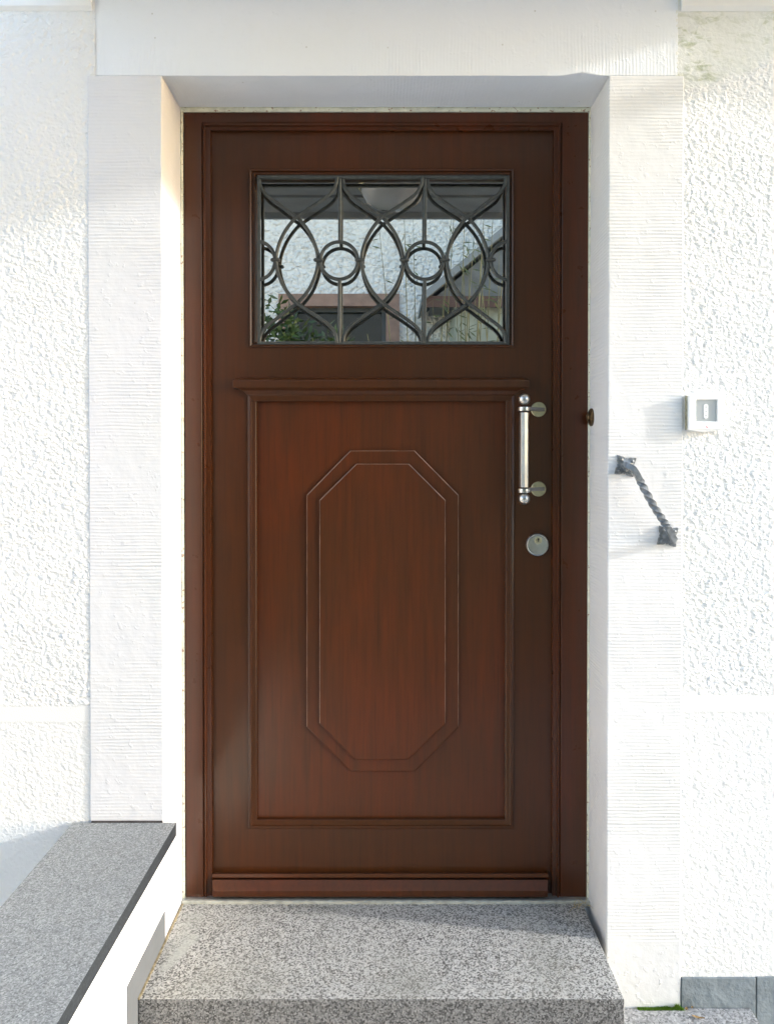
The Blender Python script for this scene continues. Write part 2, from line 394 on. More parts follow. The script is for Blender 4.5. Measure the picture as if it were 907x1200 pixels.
# added unseen pipe beside the porch, shaped to cast the wedge of shade
px, pz = 1.5, Z(93, YP) + .25*(1.5 - X(801, 93, YP))
rp = thing('shade_pipe', 'added grey pipe that casts a wedge of shade', 'pipe', (px, -.22, 0))
obj('shade_pipe_shaft', sweep([(px, -.245, 0), (px, -.245, pz-.12)], .035, 20, up=Vector((0, 1, 0))), m_steeld, rp, smooth='auto')
obj('shade_pipe_head', loft([(pz-.14, px-.03, px+.03, -.28, -.19), (pz-.03, px-.06, px+.06, -.312, -.19), (ZTOP+.2, px-.06, px+.06, -.316, -.19)]), m_steeld, rp)
obj('shade_pipe_stub', loft([(pz-.022, px-.03, px+.03, -.368, -.31), (pz+.030, px-.03, px+.03, -.372, -.31)]), m_steeld, rp)
tag(rp, 'added grey pipe right of the porch, unseen, shaped to cast a wedge of shade', 'pipe')

# ------------------------------------------------------------------ front door
dr = thing('front_door', 'dark mahogany front door with an octagonal raised panel and a small barred window', 'door', (0, 0, ZS))
FL, FR = X(216, 500, 0), X(689.5, 500, 0); FT, FB = Z(131, 0), Z(1053, 0)
e1, e2 = X(241, 500, 0) - FL, X(246.5, 500, 0) - FL
g1, g2 = FR - X(654, 500, 0), FR - X(648.5, 500, 0)
obj('door_frame', mitred(FL, FR, FB, FT, [(0, 0, .06), (0, 0, .004), (.003, .003, 0), (e1-.010, FT-Z(143, 0)-.002, 0, g1-.010), (e1-.006, FT-Z(144, 0), .003, g1-.006), (e1-.003, FT-Z(145, 0), -.003, g1-.003), (e1, FT-Z(147, 0), -.003, g1), (e1+.0015, FT-Z(148, 0), .005, g1+.0015), (e2+.001, FT-Z(151.5, 0), .0065, g2), (e2+.001, FT-Z(151.5, 0), .06, g2)], True), m_woodf, dr, smooth='auto')
obj('sealant', mitred(XL1 - .004, XRV + .004, FB - .01, ZSOF + .003, [(0, 0, .03), (0, 0, -.002), (.006, .006, -.006), (FL-XL1+.0035, ZSOF-FT+.004, -.003), (FL-XL1+.0035, ZSOF-FT+.004, .03)], True), m_seal, dr)
YL = .021
LX0, LX1 = X(240, 500, YL), X(660, 500, YL); LZ0, LZ1 = Z(1050, YL), Z(146, YL)
WX0, WX1, WZ0, WZ1 = X(292.5, 300, YL), X(602, 300, YL), Z(407, YL), Z(198, YL)
PX_0, PX_1, PZ0, PZ1 = X(291, 700, YL), X(602, 700, YL), Z(970.5, YL), Z(457, YL)
obj('leaf', plate([LX0, WX0+.003, WX1-.003, LX1], [LZ0, PZ0+.003, PZ1-.003, WZ0+.003, WZ1-.003, LZ1], {(1, 1), (1, 3)}, YL, .064), m_wood, dr, bevel=.001)
wf = obj('window_bead', mitred(WX0, WX1, WZ0, WZ1, [(0, 0, YL+.002), (.0005, .0005, YL-.005), (.003, .003, YL-.007), (.0065, .0065, YL-.005), (.008, .008, YL+.001), (.011, .011, YL+.001), (.0125, .0125, YL-.003), (.0155, .0155, YL-.002), (.017, .017, YL+.006), (.019, .019, YL+.035)]), m_wood, dr, smooth='auto')
obj('panel_moulding', mitred(PX_0, PX_1, PZ0, PZ1, [(0, 0, YL+.002), (.0005, .0005, YL-.004), (.003, .003, YL-.006), (.009, .009, YL-.007), (.0105, .0105, YL-.003), (.0125, .0125, YL-.002), (.0205, .0205, YL+.0015), (.0225, .0225, YL+.003), (.0235, .0235, YL+.020)]), m_wood, dr, smooth='auto')
pan = obj('panel', NB((PX_0+.01, PX_1-.01, YL+.016, .06, PZ0+.01, PZ1-.01)), m_woodp, dr)
def octo(pts, y0, y1, name, mat, parent, bev):
    bm = bmesh.new(); a = []; b = []; n = len(pts)
    cx = sum(p[0] for p in pts)/n; cz = sum(p[1] for p in pts)/n
    lev = [(0, y1), (0, y0+bev*.9), (bev, y0)]
    rings = []
    for ins, y in lev:
        ring = []
        for px_, pz_ in pts:
            dx, dz = px_-cx, pz_-cz
            ring.append(bm.verts.new((px_ - math.copysign(ins, dx), y, pz_ - math.copysign(ins, dz))))
        rings.append(ring)
    for r0, r1 in zip(rings, rings[1:]):
        for i in range(n): bm.faces.new((r0[i], r0[(i+1) % n], r1[(i+1) % n], r1[i]))
    bm.faces.new(rings[-1]); bm.faces.new(rings[0][::-1])
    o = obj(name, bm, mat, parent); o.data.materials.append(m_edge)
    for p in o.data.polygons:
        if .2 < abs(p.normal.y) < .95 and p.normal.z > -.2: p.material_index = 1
    return o
m_edge = plain('octagon_highlight_edge', (.30, .17, .11), .3, var=.5, scale=25)  # pale tint on the upper bevels paints in their highlight
def pp(L, Y): return [P(a, b, Y) for a, b in L]
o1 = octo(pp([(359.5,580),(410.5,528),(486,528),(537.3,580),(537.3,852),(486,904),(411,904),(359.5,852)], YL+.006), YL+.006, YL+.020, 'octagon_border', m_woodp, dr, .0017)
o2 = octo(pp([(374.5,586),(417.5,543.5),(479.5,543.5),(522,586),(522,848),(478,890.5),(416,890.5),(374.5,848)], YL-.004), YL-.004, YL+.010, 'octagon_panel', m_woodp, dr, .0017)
Yq = YL - .03
def lx(px, py, Y): return X(px, py, Y)
obj('ledge', loft([(Z(470, YL), lx(297, 470, YL), lx(597, 470, YL), YL-.006, .03), (Z(464, YL), lx(292, 464, YL), lx(601, 464, YL), YL-.008, .03), (Z(462.5, YL), lx(290, 462, YL), lx(603, 462, YL), YL-.013, .03),
     (Z(458.5, YL), lx(286, 458, YL), lx(607, 458, YL), YL-.016, .03), (Z(457.5, YL), lx(284, 458, YL), lx(609, 458, YL), YL-.020, .03), (Z(454.5, Yq), lx(276, 454, Yq), lx(618, 454, Yq), YL-.027, .03), (Z(454, Yq), lx(273, 454, Yq), lx(620.5, 454, Yq), Yq, .03),
     (Z(446, Yq), lx(273, 447, Yq), lx(620.5, 447, Yq), Yq, .03), (Z(445, Yq), lx(274, 446, Yq), lx(619.5, 446, Yq), Yq+.002, .03), (Z(442.5, YL), lx(281, 443, YL), lx(613, 443, YL), YL-.004, .03)]), m_wood, dr, bevel=.0012)
Yb = YL - .045
obj('weather_board', loft([(Z(1052.5, Yb), lx(249, 1052, Yb), lx(642, 1052, Yb), Yb+.006, .03), (Z(1045.5, Yb), lx(249, 1045, Yb), lx(642, 1045, Yb), Yb+.001, .03), (Z(1044.5, Yb), lx(249.3, 1045, Yb), lx(641.7, 1045, Yb), Yb, .03),
     (Z(1031, YL-.03), lx(249, 1031, YL-.03), lx(642, 1031, YL-.03), YL-.030, .03), (Z(1030, YL), lx(249, 1030, YL), lx(643, 1030, YL), YL-.014, .03), (Z(1028.5, YL), lx(249, 1028, YL), lx(643, 1028, YL), YL-.010, .03), (Z(1028, YL-.02), lx(249, 1028, YL-.02), lx(642, 1028, YL-.02), YL-.022, .03),
     (Z(1024, YL-.02), lx(249, 1024, YL-.02), lx(642, 1024, YL-.02), YL-.020, .03), (Z(1022.5, YL), lx(249, 1023, YL), lx(643, 1023, YL), YL-.003, .03)]), m_woodb, dr, bevel=.001)
obj('threshold', NB((FL-.003, FR+.003, -.016, .06, ZS+.004, Z(1053.3, -.01))), m_alu, dr, bevel=.0015)
mo = obj('mortar_bed', NB((XL1+.001, XRV-.001, -.024, .02, ZS-.01, ZS+.0075)), m_mortar, dr, bevel=.003)

# glass and wrought-iron grille
mgl = M('window_glass', .02, .5); mgl.rgb((.012,.016,.018))
gl = mgl.n.new('ShaderNodeBsdfGlossy'); gl.inputs['Color'].default_value = (.88,.86,.82,1); gl.inputs['Roughness'].default_value = .004
mx = mgl.n.new('ShaderNodeMixShader'); fr = mgl.n.new('ShaderNodeFresnel'); fr.inputs[0].default_value = 1.5
mgl.val(mx.inputs[0], mgl.math('ADD', .76, fr.outputs[0])); mgl.link(mgl.b.outputs[0], mx.inputs[1]); mgl.link(gl.outputs[0], mx.inputs[2]); mgl.link(mx.outputs[0], mgl.n['Material Output'].inputs[0])
obj('window_pane', NB((WX0+.010, WX1-.010,   .054, .060, WZ0+.010, WZ1-.010)), mgl.m, dr)
YG = .017
gr = obj('window_grille', NB((X(302, 300, YG), X(596.5, 300, YG), YG-.004, YG+.008, Z(209.5, YG), Z(206, YG)), (X(302, 300, YG), X(596.5, 300, YG), YG-.004, YG+.008, Z(403.8, YG), Z(400.5, YG)),
     (X(302, 300, YG), X(305.5, 300, YG), YG-.004, YG+.008, Z(400.5, YG), Z(209.5, YG)), (X(593, 300, YG), X(596.5, 300, YG), YG-.004, YG+.008, Z(400.5, YG), Z(209.5, YG))), m_iron, dr, bevel=.001)
def gp(cx, cy, Y=YG):               # measured on a 2.834x enlargement of the window
    x, z = P(290 + cx/2.834, 190 + cy/2.834, Y); return Vector((x, Y, z))
r0 = .0050
bm = bmesh.new()
def bar(bm, pts, r=r0, cuts=8):
    sweep(catmull(pts, cuts) if len(pts) > 2 else pts, r, 10, bm)
for vx in (307.5, 589.5):
    bm = bmesh.new(); bar(bm, [gp(vx, 56), gp(vx-.5, 266)]); obj('grille_bar', bm, m_iron, gr, smooth='auto')
    bm = bmesh.new(); bar(bm, [gp(vx-1, 388), gp(vx-2, 602)]); obj('grille_bar', bm, m_iron, gr, smooth='auto')
for ci, (cc, hl, hr) in enumerate(((165, 126, 133), (448, 131, 133), (731, 133, 126))):
    for s in (-1, 1):
        h = hl if s < 0 else hr; g = -s; h2 = h
        q = [(s*h, 52), (s*(h-4), 78), (s*(h-24), 108), (s*(h-62), 136), (s*22, 168), (-s*6, 188), (-s*40, 232), (-s*62, 282), (-s*69, 326), (-s*62, 370), (-s*40, 420), (-s*6, 462), (s*22, 484), (s*(h-62), 516), (s*(h-24), 545), (s*(h-5), 572), (s*h, 602)]
        pts = [gp(cc + a, b) + Vector((0, -.0035*s, 0)) for a, b in q]
        bm = bmesh.new(); bar(bm, pts, r0, 5); obj('grille_scroll', bm, m_iron, gr, smooth='auto')
for cc in (304.5, 588.5):
    bm = bmesh.new(); sweep([gp(cc+62*math.cos(a), 327+62*math.sin(a)) for a in [2*math.pi*k/48 for k in range(48)]], r0, 10, bm, closed=True)
    obj('grille_ring', bm, m_iron, gr, smooth=True)
for cc, s in ((32, 1), (868, -1)):
    bm = bmesh.new(); sweep([gp(cc+s*60*math.cos(a), 327+64*math.sin(a)) for a in [R(-84)+R(168)*k/24 for k in range(25)]], r0, 10, bm)
    obj('grille_ring', bm, m_iron, gr, smooth='auto')
for cc in (93.5, 236, 373, 521, 656, 807.5):
    bm = bmesh.new(); a, b = gp(cc-16, 325, YG-.004), gp(cc+16, 325, YG-.004)
    sweep([a + (b-a)*t for t in (0, .06, .15, .5, .85, .94, 1)], [.0025, .004, .0052, .005, .0052, .004, .0025], 12, bm, up=Vector((0, 1, 0)), squash=1.7)
    obj('grille_collar', bm, m_iron, gr, smooth=True)

# pull handle
YH = YL - .062
hd = thing('x', 'x', 'x', (0, 0, 0)); bpy.data.objects.remove(hd)
def hz(px, py, Y): x, z = P(px, py, Y); return x, z
bx_, bz0 = hz(614, 483.5, YH); _, bz1 = hz(614, 571, YH)
bmh = lathe([(.0128, 0), (.0128, bz0-bz1)], (bx_, YH, bz1), 'Z', 8)
handle = obj('pull_handle', bmh, m_steel, dr, bevel=.0006)
handle['label'] = 'brushed steel pull handle with ball ends'
for cyy, byy, gy in ((479.5, 468, 480), (575, 584.5, 573)):
    x, z = hz(614, cyy, YH); s = 1 if byy < cyy else -1
    obj('handle_collar', lathe([(.0135, -.006), (.0165, -.005), (.0172, 0), (.0165, .005), (.0135, .006)], (x, YH, z), 'Z', 28), m_steel, handle, smooth='auto')
    x2, z2 = hz(614, byy, YH)
    obj('handle_ball', lathe([(.0158*math.sin(a), -.0158*math.cos(a)) for a in [math.pi*k/14 for k in range(15)]], (x2, YH, z2), 'Z', 28), m_steel, handle, smooth=True)
    rx, rz = hz(630.5, gy, YL)
    obj('handle_rose', lathe([(.0205, 0), (.0205, -.006), (.0190, -.0075), (.001, -.0078)], (rx, YL, rz), 'Y', 36), m_steeld, handle, smooth='auto')
    ax = X(637, gy, YL-.012); az = Z(gy, YL-.02)
    bm = bmesh.new()
    for (xa, ya, xb, yb) in ((ax-.003, YL-.007, x+.010, YH+.004),):
        v = []
        for (xx, yy, hh) in ((ax, YL-.006, .0048), (ax, YL-.026, .0048), (x+.012, YH-.006, .0048), (x+.008, YH+.008, .0048), (ax-.016, YL-.012, .0048), (ax-.018, YL-.006, .0048)):
            v.append((bm.verts.new((xx, yy, az-hh)), bm.verts.new((xx, yy, az+hh))))
        n = len(v)
        for i in range(n): bm.faces.new((v[i][0], v[(i+1) % n][0], v[(i+1) % n][1], v[i][1]))
        bm.faces.new([a[0] for a in v]); bm.faces.new([a[1] for a in v][::-1])
    obj('handle_arm', bm, plain('arm_steel', (.30,.29,.28), .3, 1), handle, bevel=.0008)
# lock
kx, kz = hz(628.8, 638, YL)
lk = obj('lock', lathe([(.0305, 0), (.0314, -.005), (.0308, -.011), (.0288, -.0135), (.0272, -.0130), (.0264, -.0112), (.0255, -.0112), (.0248, -.0140), (.001, -.0152)], (kx, YL, kz), 'Y', 48), m_steel, dr, smooth='auto')
kx2, kz2 = hz(630.5, 633, YL-.016)
cy_ = obj('key_cylinder', lathe([(.0102, -.0140), (.0102, -.0176), (.0092, -.0182), (.001, -.0182)], (kx2, YL, kz2), 'Y', 28), m_steeld, lk, smooth='auto')
obj('keyhole', NB((kx2-.0012, kx2+.0012, YL-.0190, YL-.017, kz2-.0045, kz2+.005), (kx2-.0022, kx2+.0022, YL-.0189, YL-.017, kz2+.001, kz2+.0055)), m_dark, lk)

# ------------------------------------------------------------------ steps
YS = -.43
bm = NB((XL1+.0035, X(731.5, 1177, YS), YS, .03, ZLS+.001, ZS))
st = obj('granite_step', bm, m_step, bevel=.0022)
tag(st, 'speckled grey granite doorstep directly under the brown door', 'step')
def onz(px, py, z):
    u = (px-PX0)/F; v = (PY0-py)/F; dy = math.cos(PITCH)+v*math.sin(PITCH); dz = -math.sin(PITCH)+v*math.cos(PITCH)
    t = (z-EZ)/dz; return u*t, CY+dy*t
def stain_step(mat):
    n = mat.node_tree.nodes; l = mat.node_tree.links
    m = M.__new__(M); m.m = mat; m.n = n; m.l = l; m.b = n['Principled BSDF']; m.pos = [q for q in n if q.type == 'NEW_GEOMETRY'][0].outputs['Position']
    base = m.b.inputs['Base Color'].links[0].from_socket; x, y, z = m.xyz()
    def seg(a, b, rad, soft, nz):
        ax, ay = a; bx, by = b; L2 = (bx-ax)**2+(by-ay)**2
        dx, dy = m.math('SUBTRACT', x, ax), m.math('SUBTRACT', y, ay)
        t = m.math('DIVIDE', m.math('ADD', m.math('MULTIPLY', dx, bx-ax), m.math('MULTIPLY', dy, by-ay)), L2, True)
        ex, ey = m.math('SUBTRACT', dx, m.math('MULTIPLY', t, bx-ax)), m.math('SUBTRACT', dy, m.math('MULTIPLY', t, by-ay))
        d = m.math('SQRT', m.math('ADD', m.math('MULTIPLY', ex, ex), m.math('MULTIPLY', ey, ey)))
        d = m.math('ADD', d, m.math('MULTIPLY', m.math('SUBTRACT', m.noise(45, 4), .5), nz))
        return m.math('SUBTRACT', 1, m.ss(d, rad-soft, rad+soft))
    s1 = seg(onz(196, 1133, ZS), onz(229, 1097, ZS), .014, .010, .035)
    s2 = seg(onz(204, 1120, ZS), onz(226, 1075, ZS), .022, .02, .05)
    s3 = seg((.56, -.02), (.545, -.2), .03, .03, .05)
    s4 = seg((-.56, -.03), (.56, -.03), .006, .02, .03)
    s5 = m.ramp(m.noise(4.5, 5), [(.5, 0.), (.72, .3)])
    c = m.mix(m.math('MULTIPLY', s2, .45), base, (.36,.37,.34))
    c = m.mix(m.math('MULTIPLY', s1, .7), c, (.42,.43,.40))
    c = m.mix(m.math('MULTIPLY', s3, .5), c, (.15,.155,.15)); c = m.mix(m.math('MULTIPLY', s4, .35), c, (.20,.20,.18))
    c = m.mix(s5, c, (.16,.16,.13)); m.rgb(c)
stain_step(m_step)
st.data.materials.append(granite('step_front_shade', 300, [(.20, .03), (.36, .07), (.50, .16), (.68, .24), (.9, .36)]))  # darker copy of the granite, paints shade onto the front face
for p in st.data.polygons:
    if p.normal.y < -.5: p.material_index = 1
# slab jointing mortar along the left jamb and smear
def blot(cx, cy, rx, ry, rot, seed, n=40, z=ZS+.0015, h=.0018):
    bm = bmesh.new(); ring = []; ring2 = []
    for k in range(n):
        a = 2*math.pi*k/n; q = 1 + .28*noise.noise(Vector((math.cos(a)*1.7, math.sin(a)*1.7, seed))) + .18*noise.noise(Vector((math.cos(a)*6, math.sin(a)*6, seed)))
        x, y = rx*q*math.cos(a), ry*q*math.sin(a); xr, yr = x*math.cos(rot)-y*math.sin(rot), x*math.sin(rot)+y*math.cos(rot)
        ring.append(bm.verts.new((cx+xr, cy+yr, z-.0025))); ring2.append(bm.verts.new((cx+xr*.86, cy+yr*.86, z+h-.0016)))
    for k in range(n): bm.faces.new((ring[k], ring[(k+1) % n], ring2[(k+1) % n], ring2[k]))
    bm.faces.new(ring2); return bm
rj = bmesh.new()
for k in range(40):
    t = k/39; y = -.02 - .40*t; x = XL1+.0035
    w_ = .004 + .0025*noise.noise(Vector((k*.7, 0, 1)))
    box(rj, x-.001, x+w_, y-.0107, y, ZS-.002, ZS+.0018)
obj('joint_mortar', rj, plain('rusty_mortar', (.40,.33,.20), .9, var=.5, scale=80, bump=.5), st)
ls = obj('lower_step', NB((XL1+.004, X(877, 1187, YW), -.95, YW-.006, .002, ZLS)), granite('lower_granite', 190, [(.15, .10), (.4, .26), (.65, .42), (.9, .60)]), bevel=.002)
tag(ls, 'pale grey granite lower step running along the wall at the bottom right', 'step')

# parapet
pw = thing('parapet_wall', 'low white parapet wall with a grey granite coping left of the doorstep', 'parapet', (-.66, -1.2, 0))
CZ = Z(963.5, YP); yend = -2.05
obj('parapet_body', NB((-.755, XL1+.0006, yend+.03, YP-.001, 0, CZ-.034)), m_white, pw)
cxl, cxr = X(87, 963, YP), X(207, 965, YP)
bm = bmesh.new(); base = [(cxl-.002, YP-.001), (cxr, YP-.001), (cxr-.005, yend), (cxl+.012, yend)]
a = [bm.verts.new((x, y, CZ-.033)) for x, y in base]; b = [bm.verts.new((x, y, CZ)) for x, y in base]
for i in range(4): bm.faces.new((a[i], a[(i+1) % 4], b[(i+1) % 4], b[i]))
bm.faces.new(a); bm.faces.new(b)
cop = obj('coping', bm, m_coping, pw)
cop.data.materials.append(granite('coping_shaded_edge', 300, [(.15, (.012,.015,.019)), (.38, (.020,.025,.031)), (.62, (.030,.037,.045)), (.9, (.055,.065,.078))]))  # dark tint on the side faces stands in for their shade
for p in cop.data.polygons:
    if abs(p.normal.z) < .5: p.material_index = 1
obj('coping_lip', loft([(CZ-.0005, cxl, cxr-.002, yend+.01, YP-.002), (CZ+.0006, cxl+.002, cxr-.004, yend+.012, YP-.003)]), m_coping, pw) if 0 else None
lwf = obj('bounce_wall', NB((-3.5, -3.2, -4.2, -.4, 0, 2.7)), m_white)  # added unseen wall, bounces sunlight onto the shaded left wall
tag(lwf, 'added white wall far to the left, unseen, bouncing sunlight onto the house wall', 'wall')
obj('coping_joint', NB((X(108, 962, YP), X(191, 962, YP), YP-.004, YP+.001, CZ+.0002, CZ+.004)), plain('dark_joint', (.08,.07,.07), .9, var=.4, scale=60), pw)
bm = bmesh.new(); poly = [(YP-.001, .0), (YP-.001, .412), (-.503, .412), (-.503, .245), (-1.2, .245), (-1.2, 0)]
xa, xb = XL1+.0008, XL1+.0028
a = [bm.verts.new((xa, y, z)) for y, z in poly]; b = [bm.verts.new((xb, y, z)) for y, z in poly]
for i in range(len(poly)): bm.faces.new((a[i], a[(i+1) % 6], b[(i+1) % 6], b[i]))
bm.faces.new(a); bm.faces.new(b)
obj('plinth', bm, plain('grey_skirting_paint', (.115,.125,.135), .75, var=.08, scale=20, bump=.3, bs=80), pw)

# ------------------------------------------------------------------ bell, iron handle, reveal button
YB = -.213
b0x, b0z = P(806.5, 504, YB); b1x, b1z = P(846.5, 462.5, YB)
dbl = thing('doorbell', 'square white doorbell box with a grey touch screen on the stucco wall', 'doorbell', (b0x, YW, b0z))
yf = YB; yb_ = YW-.003
xs = [b0x, X(815.3, 480, YB), X(840, 480, YB), b1x]; zs = [b0z, Z(494, YB), Z(468.5, YB), b1z]
obj('housing', plate(xs, zs, {(1, 1)}, yf, yb_+.006), m_plastic, dbl, bevel=.0025)
bm = bmesh.new(); n = 14; lo = []; hi = []
for k in range(n+1):
    t = k/n; x = b0x+.0015 + (b1x-b0x-.003)*t; d = .0035*math.sin(math.pi*t)
    lo.append([bm.verts.new((x, yf+.002, b0z-d)), bm.verts.new((x, yb_, b0z-d))]); hi.append([bm.verts.new((x, yf+.002, b0z+.004)), bm.verts.new((x, yb_, b0z+.004))])
for k in range(n):
    bm.faces.new((lo[k][0], lo[k+1][0], hi[k+1][0], hi[k][0])); bm.faces.new((lo[k][0], lo[k][1], lo[k+1][1], lo[k+1][0])); bm.faces.new((lo[k][1], lo[k+1][1], hi[k+1][1], hi[k][1]))
obj('lower_lip', bm, m_plastic, dbl, smooth='auto')
obj('back_plate', NB((b0x-.0025, b1x-.002, YW-.012, -.15, b0z+.001, b1z-.002)), plain('dirty_sealant', (.42,.40,.28), .8, var=.5, scale=150, bump=.5), dbl)
scn = obj('screen', NB((xs[1]-.001, xs[2]+.001, yf+.004, yf+.007, zs[1]-.001, zs[2]+.001)), m_screen, dbl)
px_, pz_ = P(826.7, 482, YB+.004)
bm = bmesh.new(); rr = .0055; hh = .0125
ring = [((px_+rr*math.cos(a)), (pz_+(hh if math.sin(a) >= 0 else -hh)+rr*math.sin(a))) for a in [2*math.pi*k/32 for k in range(32)]]
f1 = [bm.verts.new((x, yf+.0032, z)) for x, z in ring]; f2 = [bm.verts.new((x, yf+.0045, z)) for x, z in ring]
bm.faces.new(f1); [bm.faces.new((f1[k], f1[(k+1) % 32], f2[(k+1) % 32], f2[k])) for k in range(32)]
btn = obj('button', bm, m_plastic, dbl)
bm = bmesh.new()
for dz in (-.0105, 0, .0105): lathe([(.0016, 0), (.0016, -.0006)], (px_, yf+.0032, pz_+dz), 'Y', 12, bm)
obj('marker_dots', bm, m_screen, dbl)
rx, rz = P(827.8, 500.5, YB)
bm = NB((rx-.0022, rx+.0002, yf-.0006, yf+.002, rz+.0002, rz+.0018), (rx-.0004, rx+.0022, yf-.0006, yf+.002, rz-.0014, rz+.0006)); obj('red_mark', bm, m_red, dbl)
# grime under the bell
gh = thing('door_grab_handle', 'wrought iron grab handle with a twisted bar slanting across the right pilaster', 'handle', (X(757, 588, YP), YP, Z(588, YP)))
def rosette(px, py, rot, seed):
    x0, z0 = P(px, py, YP-.006); bm = bmesh.new(); n = 64; rings = []
    def rad(a):
        t = abs(((a/(math.pi/2)) % 1.0)*2 - 1)        # 1 at the four tips
        return .0190 + .0150*t**1.7 + .0016*math.cos(16*a)*(1-t)
    for s, y in ((1.0, YP+.002), (1.0, YP-.003), (.93, YP-.0065), (.6, YP-.007), (.35, YP-.010), (.15, YP-.012)):
        ring = []
        for k in range(n):
            a = 2*math.pi*k/n; r = rad(a)*s if s > .5 else .025*s
            j = .0007*noise.noise(Vector((a*3, s*4, seed)))
            ring.append(bm.verts.new((x0+(r+j)*math.cos(a+rot), y + j*1.5, z0+(r+j)*math.sin(a+rot))))
        rings.append(ring)
    for a_, b_ in zip(rings, rings[1:]):
        for k in range(n): bm.faces.new((a_[k], a_[(k+1) % n], b_[(k+1) % n], b_[k]))
    bm.faces.new(rings[-1])
    ro = obj('rosette', bm, m_iron2, gh, smooth='auto')
    for q in range(4):
        a = q*math.pi/2 + rot; x, z = x0+.0195*math.cos(a), z0+.0195*math.sin(a)
        obj('rivet', lathe([(.0050, -.005), (.0045, -.0085), (.0028, -.0105), (.001, -.011)], (x, YP, z), 'Y', 14), m_iron2, ro, smooth=True)
rosette(733, 546, R(36), 1.0); rosette(782.5, 628.5, R(38), 5.0)
key = [(733.5, 549, -.004), (733, 546.5, -.020), (735, 546, -.034), (741, 549, -.043), (746, 556, -.046), (750, 564, -.047), (764, 590, -.047), (778, 612, -.046), (784, 622, -.043), (788, 630, -.034), (789.5, 632.5, -.022), (788, 632, -.004)]
pts = []
for a_, b_, d in key:
    x, z = P(a_, b_, YP+d); pts.append(Vector((x, YP+d, z)))
pts = catmull(pts, 12); N = len(pts); tw = []; acc = 0; i0, i1 = int(N*.44), int(N*.69)
for i in range(N):
    if i0 < i < i1: acc += R(7.2)*1.0
    tw.append(acc)
# denser samples through the twisted stretch
dense = []; tws = []; rads = []; acc = 0
for i in range(N-1):
    m_ = 4 if i0 < i < i1 else 1
    for k in range(m_):
        dense.append(pts[i].lerp(pts[i+1], k/m_)); tws.append(acc)
        if i0 < i < i1: acc += R(720*1.0)/((i1-i0-1)*m_)
        rads.append(.0076)
dense.append(pts[-1]); tws.append(acc); rads.append(.0076)
obj('twisted_bar', sweep(dense, rads, 4, up=Vector((0, 1, 0)), sq=True, twist=tws), m_iron2, gh, bevel=.0003)

# old bronze push on the right reveal
yk = None
tb = thing('bronze_knob', 'small oval bronze push knob on the right door reveal', 'knob', (XR0, -.02, Z(489, 0)))
bmk = lathe([(.0235, .0), (.0240, -.004), (.019, -.008), (.0175, -.0085)], (XR0, -.030, Z(489, -.03)), 'X', 32)
obj('knob_plate', bmk, m_brass, tb, smooth='auto')
obj('knob_button', lathe([(.012, -.0085), (.0115, -.012), (.007, -.0145), (.001, -.015)], (XR0, -.030, Z(489, -.03)), 'X', 24), m_brass, tb, smooth=True)

# ------------------------------------------------------------------ moss, leaves and dry stalks
m_moss = plain('moss', (.24,.42,.05), .9, var=.4, scale=300, bump=.5); m_leaf = plain('dry_leaf', (.42,.26,.10), .8, var=.4, scale=200)
bm = bmesh.new(); xa, xb = X(746, 1187, YP), X(800, 1187, YP)
for k in range(1300):
    t = random.random(); x = xa+(xb-xa)*t; hgt = .012*(.3+.7*t)*random.uniform(.4, 1.1)*max(.05, .65+1.3*noise.noise(Vector((x*70, 0, 0))))
    y = YP-.001-random.random()*.012; p = Vector((x, y, ZLS)); d = Vector((random.gauss(0, .003), -random.random()*.004, hgt))
    s = Vector((.0012, 0, 0)); bm.faces.new([bm.verts.new(p-s), bm.verts.new(p+s), bm.verts.new(p+d)])
    s = Vector((0, .0012, 0)); bm.faces.new([bm.verts.new(p-s), bm.verts.new(p+s), bm.verts.new(p+d)])
tag(obj('moss', bm, m_moss), 'strip of bright green moss at the foot of the right pilaster', 'moss', kind='stuff')
def leaf(x, y, z, L, W, rot, curl, lab):
    bm = bmesh.new(); n = 8; A = []
    for k in range(n+1):
        t = k/n; w_ = W*math.sin(math.pi*min(1, t*1.05+.02))**.8; up = curl*(t-.5)**2*4
        c = Vector(((t-.5)*L, 0, 0)); row = []
        for s in (-1, 0, 1):
            q = c + Vector((0, s*w_/2, 0)); q = Matrix.Rotation(rot, 3, 'Z') @ q
            row.append(bm.verts.new((x+q.x, y+q.y, z + .002 + up*L*.3 + (abs(s)*W*.25))))
        A.append(row)
    for a_, b_ in zip(A, A[1:]):
        for i in range(2): bm.faces.new((a_[i], a_[i+1], b_[i+1], b_[i]))
    o = obj('dry_leaf', bm, m_leaf, smooth=True); tag(o, lab, 'leaf'); return o
def onz(px, py, z):
    u = (px-PX0)/F; v = (PY0-py)/F; dy = math.cos(PITCH)+v*math.sin(PITCH); dz = -math.sin(PITCH)+v*math.cos(PITCH)
    t = (z-EZ)/dz; return u*t, CY+dy*t
x, y = onz(818, 1194, ZLS); leaf(x, y, ZLS, .030, .008, R(-20), .3, 'long curled dry brown leaf lying on the lower step')
x, y = onz(804, 1184, ZLS); leaf(x, max(min(y, -.2), -.21), ZLS, .012, .009, R(60), .8, 'tiny pale dry leaf standing at the end of the moss')
x, y = onz(812, 1184, ZLS); leaf(x, -.2, ZLS, .012, .005, R(70), .9, 'small orange dry leaf scrap against the grey plinth')
bm = bmesh.new(); mx0 = XRV - .006
for k in range(9):
    x = XRV-.005-random.random()*.05; y = -.03-random.random()*.03; L = random.uniform(.012, .05)
    d = Vector((random.uniform(-.6, .4), random.uniform(-.9, .2), random.uniform(0.05, .5))).normalized()*L
    p = Vector((x, y, ZS+.009)); sweep([p, p+d*.5+Vector((0, 0, .004)), p+d], [.0007, .0006, .0003], 5, bm)
